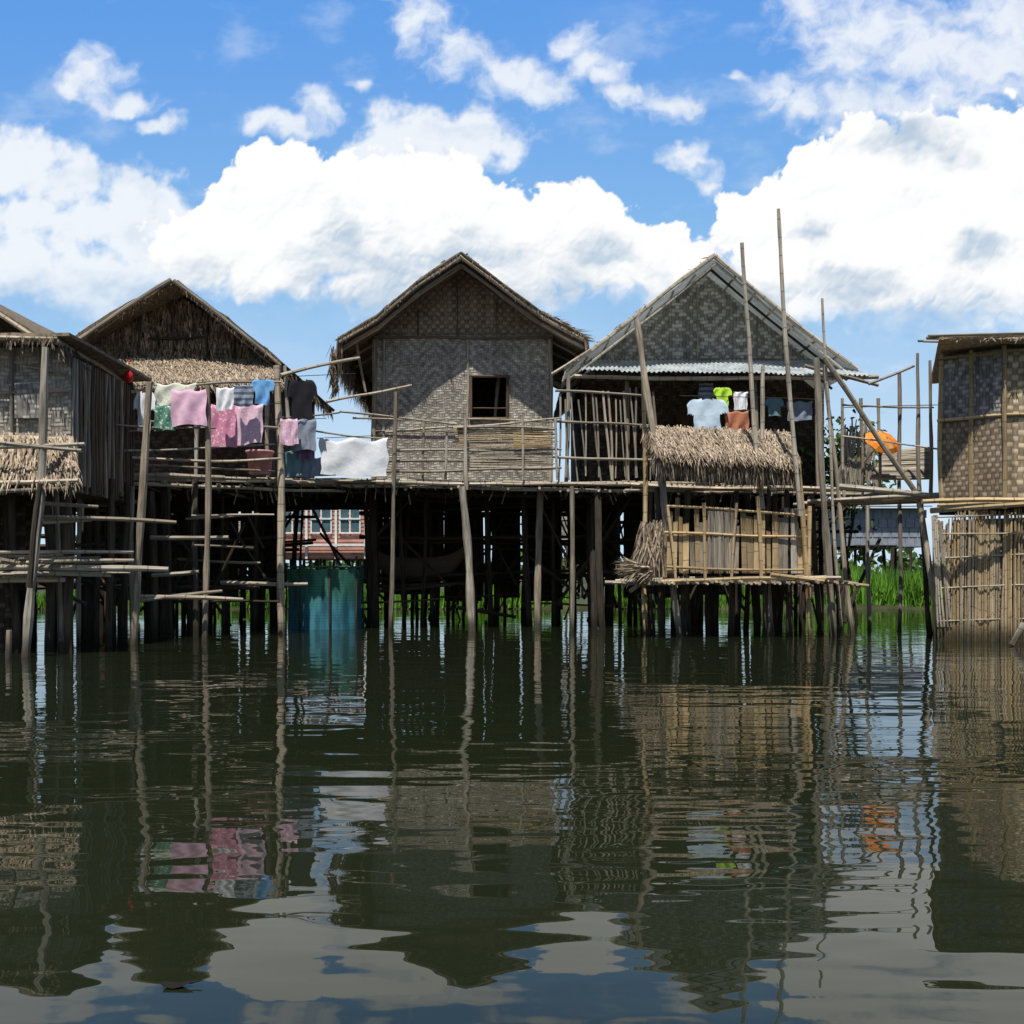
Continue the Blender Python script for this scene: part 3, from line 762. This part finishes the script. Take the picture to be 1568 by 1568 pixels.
for j in range(7):
    th=math.pi*j/6
    for i in range(10): mb.v.append(c+Vector((math.cos(i*.6283)*.08*max(.15,math.sin(th)),math.sin(i*.6283)*.08*max(.15,math.sin(th)),.11*math.cos(th))))
for j in range(6):
    for i in range(10): mb.face((j*10+i,j*10+(i+1)%10,(j+1)*10+(i+1)%10,(j+1)*10+i))
M['red']=simple('red_plastic',(.6,.02,.02),.1,.4); mb.pole(c+Vector((0,0,.1)),c+Vector((0,0,.3)),.008,.008,0)
mb.build('red_lantern',['red'],None,True)
mb=MB(); c=W(398,727,20.7); M['pinkpl']=simple('pink_plastic',(.62,.30,.33),.12,.45)
rings=[(.20,0),(.215,.02),(.25,.42),(.285,.44),(.285,.48),(.26,.48),(.22,.05)]
for r,z in rings:
    for i in range(24): mb.v.append(c+Vector((math.cos(i*math.pi/12)*r,math.sin(i*math.pi/12)*r,z)))
for j in range(len(rings)-1):
    for i in range(24): mb.face((j*24+i,j*24+(i+1)%24,(j+1)*24+(i+1)%24,(j+1)*24+i))
mb.face(tuple(range(24))[::-1]); mb.face(tuple(range(144,168)))
mb.build('plastic_tub',['pinkpl'],None,True)
# round fish pen wrapped in turquoise netting
m,t,p=newmat('turquoise_net'); pos=t.new('ShaderNodeTexCoord').outputs['Object']
s=t.new('ShaderNodeSeparateXYZ'); t.l.new(pos,s.inputs[0])
nz=t.noise(t.v('MULTIPLY',pos,(5,5,1.2)),1.2,4)
g=t.ss(t.m('ADD',s.outputs[2],t.m('MULTIPLY',t.m('SUBTRACT',nz,.5),.5)),.35,1.0)
c=t.mix(g,(.06,.24,.32),(.08,.27,.19)); c=t.mix(t.ss(nz,.35,.7),t.mix(1.0,c,(.4,.45,.45),'MULTIPLY'),c)
gx_=t.m('LESS_THAN',t.m('FRACT',t.m('MULTIPLY',s.outputs[2],16)),.25)
c=t.mix(t.m('MULTIPLY',gx_,.35),c,(.02,.06,.06))
t.l.new(c,p.inputs['Base Color']); p.inputs['Roughness'].default_value=.6; M['net']=m
mb=MB(); Dn=22.9; nx=60; cx=X(498,Dn); rad=(X(556,Dn)-X(441,Dn))/2; b=len(mb.v); cy=Dn
for j in range(9):
    for i in range(nx+1):
        u=i/nx; v=j/8; th=u*6.2832; r=rad*(1-.05*math.sin(math.pi*v))*(1+.018*math.sin(th*11)+.012*math.sin(th*23+v*3))
        top=Z(870,Dn)-.05*math.sin(th*5)**2
        mb.v.append(Vector((cx+r*math.cos(th),cy+r*math.sin(th),top*(1-v)-.3*v)))
for j in range(8):
    for i in range(nx): q=b+j*(nx+1)+i; mb.face((q,q+1,q+nx+2,q+nx+1),0)
for i in range(8):
    th=i*.7854+.3; mb.pole((cx+rad*1.02*math.cos(th),cy+rad*1.02*math.sin(th),-.5),(cx+rad*1.02*math.cos(th),cy+rad*1.02*math.sin(th),1.5+U(-.1,.15)),.022,.02,1)
for i in range(16):
    t0,t1=i*.3927,(i+1)*.3927; zz=Z(868,Dn)
    mb.pole((cx+rad*math.cos(t0),cy+rad*math.sin(t0),zz),(cx+rad*math.cos(t1),cy+rad*math.sin(t1),zz),.018,.018,0,6)
mb.build('net_fish_pen',['net','dark'],None,True)

# ============================================================ background houses
h=empty('pink_timber_house'); Db=45
M['pinkw']=simple('pink_boards',(.58,.31,.25),.25,.8,2); M['wht']=simple('white_paint',(.78,.8,.78),.12,.6); M['glass']=simple('window_glass',(.08,.15,.18),.2,.2)
M['rust']=simple('rusty_sheet',(.25,.15,.12),.4,.7)
mb=MB(); mb.box(X(415,Db),X(575,Db),Db,Db+6,1.9,4.75,0)
for i in range(16): 
    z=1.95+i*.17; mb.box(X(415,Db),X(575,Db),Db-.03,Db-.003,z,z+.12,0)
for px in (448,492,536):
    x=X(px,Db)
    for s in (-1,1): mb.box(x+s*.24-.17,x+s*.24+.17,Db-.06,Db-.035,3.1,4.2,2)
    for s in (-.46,-.02,.42): mb.box(x+s,x+s+.06,Db-.1,Db-.065,3.0,4.3,1)
    for z in (3.0,3.62,4.22): mb.box(x-.46,x+.48,Db-.13,-.103+Db,z,z+.07,1)
for px in (470,515,560): mb.box(X(px,Db)-.05,X(px,Db)+.05,Db-.14,Db-.05,1.9,4.75,1)
mb.box(X(410,Db),X(580,Db),Db-.35,Db-.2,2.45,2.55,1)
mb.build('walls_and_windows',['pinkw','wht','glass'],h)
mb=MB(); mb.slab(Vector((X(405,Db),Db-.25,4.72)),Vector((X(585,Db),Db-.25,4.72)),Vector((X(585,Db),Db+3,5.05)),Vector((X(405,Db),Db+3,5.05)),.05,0)
mb.slab(Vector((X(405,Db),Db+3,5.05)),Vector((X(585,Db),Db+3,5.05)),Vector((X(585,Db),Db+6.6,4.72)),Vector((X(405,Db),Db+6.6,4.72)),.05,0); mb.build('roof',['rust'],h)
mb=MB(); posts(mb,X(418,Db),X(575,Db),Db,Db+5,1.95,.9,1.6,0); mb.build('stilts',['dark'],h)
h=empty('block_house'); M['blk']=simple('grey_blocks',(.30,.33,.38),.2,.85,3); mb=MB(); Dg=42
mb.box(X(1290,Dg),X(1412,Dg),Dg,Dg+5,Z(838,Dg),Z(778,Dg),0)
for i in range(9):
    for j in range(4):
        x=X(1290,Dg)+i*.37+(j%2)*.15; z=Z(838,Dg)+j*.39; mb.box(x,x+.33,Dg-.03,Dg-.004,z+.03,z+.36,0)
mb.slab(Vector((X(1280,Dg),Dg-.5,3.95)),Vector((X(1420,Dg),Dg-.5,3.95)),Vector((X(1420,Dg),Dg+5,4.3)),Vector((X(1280,Dg),Dg+5,4.3)),.05,1)
posts(mb,X(1295,Dg),X(1410,Dg),Dg,Dg+4,2.3,.9,1.5,2)
mb.build('walls',['blk','blk','dark'],h)
h=empty('distant_shed'); mb=MB(); Ds=44
for a,b,t0,t1 in ((365,425,790,845),(596,650,762,840),(860,900,765,830)):
    mb.box(X(a,Ds),X(b,Ds),Ds,Ds+3,Z(t1,Ds),Z(t0,Ds),0)
    posts(mb,X(a,Ds),X(b,Ds),Ds,Ds+2,Z(t1,Ds),.8,1.2,1)
mb.build('sheds',['weave_l','dark'],h)

# land + grass
mb=MB(); b=len(mb.v); nx,ny=60,14
for j in range(ny+1):
    for i in range(nx+1):
        x=-400+800*i/nx; 
        x=math.copysign(abs(x/400)**2*400,x); yy=35.5+ (j/ny)**3*900
        z=-.3 if j==0 else .15+.12*noise.noise(Vector((x*.3,yy*.3,0)))
        mb.v.append(Vector((x,yy+.8*noise.noise(Vector((x*.3,3,3))),z)))
for j in range(ny):
    for i in range(nx): q=b+j*(nx+1)+i; mb.face((q,q+1,q+nx+2,q+nx+1))
mb.build('ground',['soil'])
mb=MB()
for i in range(24000):
    x=U(-20,20);y=35.6+R()**1.6*9
    base=.5+1.0*noise.noise(Vector((x*.5,y*.15,5)))
    if x>11: base=1.6+.5*noise.noise(Vector((x*.35,y*.2,5)))
    if base<.25: continue
    hgt=base*U(.6,1.1)
    mb.blade(Vector((x,y,.05)),Vector((U(-.3,.3),U(-.3,.3),1)),hgt,U(.03,.07))
mb.build('reeds_and_grass',['grass'])
mb=MB()
for k in range(260):
    x=U(-160,160);y=U(120,160);hh=U(2,5)
    for i in range(26): 
        p=Vector((x+random.gauss(0,1.6),y+random.gauss(0,1),max(.2,hh*U(.1,1.0)))); mb.blade(p,Vector((U(-1,1),U(-1,1),U(-.4,1))),U(.8,1.6),U(.6,1.2))
mb.build('distant_treeline',['leaf'])
mb=MB(); c0=W(1308,705,25)
for i in range(7): mb.pole(Vector((c0.x+U(-.3,.3),25.5,.0)),c0+Vector((U(-.6,.6),U(0,1),U(-.5,.6))),.04,.015,1,6)
for i in range(1500):
    p=c0+Vector((random.gauss(0,.42),random.gauss(.5,.4),random.gauss(-.15,.5))); mb.blade(p,Vector((U(-1,1),U(-1,1),U(-1,.4))),U(.1,.22),U(.05,.1))
mb.build('tree',['leaf','dark'])
mb=MB(); c=Vector((-.98,2.98,.006)); 
for i in range(12):
    th=i/12*6.2832; mb.v.append(c+Vector((.045*math.cos(th)*(1+.2*math.cos(3*th)),.022*math.sin(th),.004+.006*math.cos(2*th))))
mb.face(tuple(range(12))); mb.pole(c+Vector((.04,0,.004)),c+Vector((.075,.012,.01)),.002,.002,0,5)
mb.build('floating_leaf',['black'])

# ============================================================ water
m,t,p=newmat('lake_water')
pos=t.new('ShaderNodeNewGeometry').outputs['Position']
n0=t.noise(t.v('MULTIPLY',pos,(.35,.5,1)),1.0,1,.5)
n1=t.noise(t.v('MULTIPLY',pos,(1.0,2.1,1)),1.0,1,.5,dist=.3)
n2=t.noise(t.v('MULTIPLY',pos,(2.4,6.5,1)),1.0,1,.5)
patch=t.ss(t.noise(pos,.16,1),.4,.65,.4,1.4)
hh=t.m('ADD',t.m('MULTIPLY',n0,.018),t.m('ADD',t.m('MULTIPLY',n1,.0095),t.m('MULTIPLY',t.m('MULTIPLY',n2,.0034),patch)))
bn=t.new('ShaderNodeBump'); bn.inputs['Strength'].default_value=1; bn.inputs['Distance'].default_value=1.0
t.l.new(hh,bn.inputs['Height']); t.l.new(bn.outputs[0],p.inputs['Normal'])
p.inputs['Base Color'].default_value=(.013,.017,.008,1); p.inputs['Roughness'].default_value=.0; p.inputs['IOR'].default_value=1.333
p.inputs['Specular IOR Level'].default_value=.5
M['water']=m
mb=MB(); mb.v=[Vector((-700,-300,0)),Vector((700,-300,0)),Vector((700,1500,0)),Vector((-700,1500,0))]; mb.face((0,1,2,3)); mb.build('water',['water'])

# ============================================================ world
sun=Vector((-.2,-1,2.2)).normalized(); el=math.asin(sun.z); rot=math.atan2(sun.x,sun.y)
w=bpy.data.worlds.new('World'); scene.world=w; w.use_nodes=True; t=NT(w.node_tree)
bg=t.n['Background']
sky=t.new('ShaderNodeTexSky',sky_type='NISHITA'); sky.sun_disc=False; sky.sun_elevation=el; sky.sun_rotation=rot; sky.air_density=1.0; sky.dust_density=.6; sky.ozone_density=1.0
bg.inputs[1].default_value=.08; t.l.new(sky.outputs[0],bg.inputs[0])

# ============================================================ cloud bank: a far dome section glowing with sky colour and cloud shading painted per vertex
azd=np.radians(np.concatenate([np.linspace(-88,-33,46),np.arange(-32,32.001,.07),np.linspace(33,88,46)]))
eld=np.radians(np.concatenate([[-.6],np.arange(0,31.5,.07),np.linspace(32.2,58,26)]))
AZ,EL=np.meshgrid(azd,eld)
dx=np.sin(AZ)*np.cos(EL);dyy=np.cos(AZ)*np.cos(EL);dz=np.sin(EL)
PX=784+F*dx/np.maximum(dyy,.02); PY=HZ-F*dz/np.maximum(dyy,.02)
rs=np.random.RandomState(5); perm=rs.permutation(4096); gr=rs.uniform(0,2*np.pi,4096); GX=np.cos(gr);GY=np.sin(gr)
def per(x,y,s=0):
    xi=np.floor(x).astype(np.int64);yi=np.floor(y).astype(np.int64);xf=x-xi;yf=y-yi
    u=xf**3*(xf*(xf*6-15)+10);v=yf**3*(yf*(yf*6-15)+10)
    def g(a,b,fx,fy):
        h=perm[(perm[(a+s*131)&4095]+b)&4095]; return GX[h]*fx+GY[h]*fy
    n00=g(xi,yi,xf,yf);n10=g(xi+1,yi,xf-1,yf);n01=g(xi,yi+1,xf,yf-1);n11=g(xi+1,yi+1,xf-1,yf-1)
    return ((n00*(1-u)+n10*u)*(1-v)+(n01*(1-u)+n11*u)*v)*1.4
def fbm(x,y,o=6,s=0,g=.52):
    a=1;r=0;f=1;tt=0
    for i in range(o): r=r+a*per(x*f,y*f,s+i);tt+=a;a*=g;f*=2.03
    return r/tt*1.6
def bil(x,y,o=5,s=0,g=.5):
    a=1;r=0;f=1;tt=0
    for i in range(o): r=r+a*np.abs(per(x*f,y*f,s+i));tt+=a;a*=g;f*=2.1
    return r/tt
def sst(x,a,b):
    q=np.clip((x-a)/(b-a),0,1); return q*q*(3-2*q)
wx=PX+26*fbm(PX/110,PY/110,4,11)+8*fbm(PX/30,PY/30,3,12); wy=PY+22*fbm(PX/110,PY/110,4,21)+8*fbm(PX/30,PY/30,3,22)
def fld(bl,k=7.0):
    acc=np.zeros_like(PX)
    for b in bl:
        bx,by,rx=b[:3]; ry=b[3] if len(b)>3 else rx
        v=1-np.sqrt(((wx-bx)/rx)**2+((wy-by)/ry)**2)
        acc+=np.exp(k*np.maximum(v,-2))
    return np.log(acc+1e-6)/k
hard=[(458,285,80),(395,300,70),(345,350,65),(525,320,80),(430,390,130,90),(320,390,100,60),(600,330,110,90),(700,330,110,90),(850,345,75),(915,330,52),(820,370,100,80),(930,400,90,70),(1005,405,60),(1055,430,52),(1090,455,50),(760,420,150,90),(600,430,110,70),
 (1150,350,60),(1210,335,85),(1290,300,100),(1380,310,120),(1480,300,130),(1580,300,140),(1330,400,160,100),(1480,420,170,110),(1200,430,80,80)]
fh=fld(hard)
B=bil(wx/85,wy/85,6,3,.52); FB=fbm(PX/60,PY/60,6,5,.56)
dh=fh+(B-.24)*1.0+FB*.16
low=sst(PY,330,500)
ah=sst(dh,.0,.09+.5*low)*(1-.55*sst(PY,420,540)*sst(fbm(PX/170,PY/80,4,31),-.5,.4))
leftc=[(30,250,110,55),(110,265,90,45),(200,300,80,45),(250,330,65,48),(30,330,90,50),(150,350,130,60),(240,390,120,65),(60,420,130,60),(180,430,150,50),(640,205,120,58),(740,225,85,50),(590,235,75,50),(560,290,80,70)]
fl=fld(leftc); dl=fl+FB*.45+(B-.22)*.6
al=sst(dl,-.05,.55)*.9*(1-.4*sst(PY,410,520))
wisp=[(150,110,62,44),(190,155,56,26),(235,192,42,15),(110,125,38,24),(440,195,58,26),(490,165,38,26),(410,190,32,22),(640,25,66,46),(700,80,70,44),(770,115,82,42),(830,140,58,44),(900,95,46,38),(930,120,46,28),(1020,165,62,32),(960,150,52,28),(1060,240,46,28),(1080,280,28,30),(1040,230,30,18),
 (1180,140,48,38),(1210,175,44,32),(1280,95,70,50),(1330,40,130,66),(1430,80,170,85),(1530,90,150,110),(1400,160,130,70),(1300,170,90,50),(1240,10,80,34),(1560,20,140,80),(1130,120,24,14),(560,130,32,15),(880,60,60,30)]
fw=fld(wisp,8); FW=fbm(wx/46,wy/34,7,41,.6)
dw=fw+FW*.5; aw=sst(dw,-.10,.95)*.85
thin=sst(fbm(PX/260,PY/120,6,51,.58),.0,.7)*.40*sst(PX,800,1300)+sst(fbm(PX/200,PY/110,6,52,.6),.1,.9)*.25+.12*sst(PY,300,520)
def grad(f):
    gy,gx=np.gradient(f); sy=np.gradient(PY,axis=0); sx=np.gradient(PX,axis=1); return gx/sx,gy/np.where(np.abs(sy)<1e-6,-1e-6,sy)
Hh=np.clip(fh,0,.9)*.5+bil(wx/110,wy/110,3,63,.45)*1.1+B*.30+fbm(wx/140,wy/140,3,61)*.4
gx,gy=grad(Hh)
rel=np.tanh((gx*.45+gy*1.0)*28)
shb=[(490,470,150,70),(600,430,100,55),(540,370,60,50),(60,470,140,50),(880,450,120,50),(1010,490,110,60),(1310,430,70,35),(1420,490,150,50),(1150,500,90,60),(700,390,120,40),(250,450,120,45),(1400,215,100,32),(930,390,60,28),(1500,380,60,30),(1250,360,50,25)]
sb=sst(fld(shb,6)+fbm(PX/90,PY/60,4,81)*.5,-.5,1.0)
lum=1.0-.32*sb+.11*rel-.07*sst(fbm(PX/130,PY/80,4,82),0,.8)
lum=np.clip(lum,.5,1.04)
ra=1.0-.16*sst(fbm(PX/90,PY/60,4,71),-.2,.7)-.24*sb+.04*rel
def ramp(v,a,b,c0,c1):
    q=sst(v,a,b)[...,None]; return np.array(c0)*(1-q)+np.array(c1)*q
cl=ramp(lum,.55,.98,(.46,.59,.73),(1.0,1.0,1.0))
cl2=ramp(ra,.55,1.0,(.50,.64,.80),(.93,.96,.99))
hz=sst(PY,-50,560)[...,None]
air=(1-hz)*np.array([.12,.34,.80])+hz*np.array([.28,.54,.86])
hz2=sst(PY,430,800)[...,None]; air=air*(1-hz2)+hz2*np.array([.55,.74,.90])
edge=(1-sst(np.degrees(np.abs(AZ)),55,86))*(1-sst(np.degrees(EL),38,57))
aair=np.ones_like(PX)
def over(c0,a0,c1,a1):
    A=a1+a0*(1-a1); return (c1*a1[...,None]+c0*(a0*(1-a1))[...,None])/np.maximum(A,1e-4)[...,None],A
col,al_=over(air,aair,cl2,np.clip(thin,0,1)); col,al_=over(col,al_,cl2,aw); col,al_=over(col,al_,cl2,al); col,al_=over(col,al_,cl,ah)
al_=al_*edge
RR=2200.0
co=np.stack([dx*RR,dyy*RR,dz*RR+C],-1).reshape(-1,3)
nr,nc=PX.shape; ii=np.arange(nr*nc).reshape(nr,nc)
fa=np.stack([ii[:-1,:-1],ii[:-1,1:],ii[1:,1:],ii[1:,:-1]],-1).reshape(-1,4)
me=bpy.data.meshes.new('sky'); me.vertices.add(len(co)); me.vertices.foreach_set('co',co.astype(np.float32).ravel())
me.loops.add(fa.size); me.loops.foreach_set('vertex_index',fa.astype(np.int32).ravel())
me.polygons.add(len(fa)); me.polygons.foreach_set('loop_start',(np.arange(len(fa))*4).astype(np.int32)); me.update(calc_edges=True)
ca=me.color_attributes.new('painted_sky','FLOAT_COLOR','POINT'); ca.data.foreach_set('color',np.concatenate([col,al_[...,None]],-1).reshape(-1).astype(np.float32))
m=bpy.data.materials.new('sky_painted_glow'); m.use_nodes=True; t=NT(m.node_tree); t.n.clear()
at=t.new('ShaderNodeAttribute'); at.attribute_name='painted_sky'; em=t.new('ShaderNodeEmission'); tr=t.new('ShaderNodeBsdfTransparent'); mx=t.new('ShaderNodeMixShader'); out=t.new('ShaderNodeOutputMaterial')
t.l.new(at.outputs['Color'],em.inputs[0]); t.l.new(at.outputs['Alpha'],mx.inputs[0]); t.l.new(tr.outputs[0],mx.inputs[1]); t.l.new(em.outputs[0],mx.inputs[2]); t.l.new(mx.outputs[0],out.inputs[0])
try: m.cycles.emission_sampling='NONE'
except Exception as ex: print(ex)
me.materials.append(m); so_=bpy.data.objects.new('sky',me); scene.collection.objects.link(so_)

sl=bpy.data.lights.new('sun','SUN'); sl.energy=5.0; sl.angle=math.radians(.5); sl.color=(1,.96,.88)
so=bpy.data.objects.new('sun',sl); scene.collection.objects.link(so); so.rotation_euler=(-sun).to_track_quat('-Z','Y').to_euler(); so.location=(0,0,40)
cam=bpy.data.cameras.new('camera'); cam.lens=36; cam.sensor_width=36; cam.shift_y=96/1568; cam.clip_end=6000
co_=bpy.data.objects.new('camera',cam); scene.collection.objects.link(co_); co_.location=(0,0,C); co_.rotation_euler=(math.radians(90),0,0); scene.camera=co_
scene.view_settings.view_transform='Standard'; scene.view_settings.look='None'; scene.view_settings.exposure=0
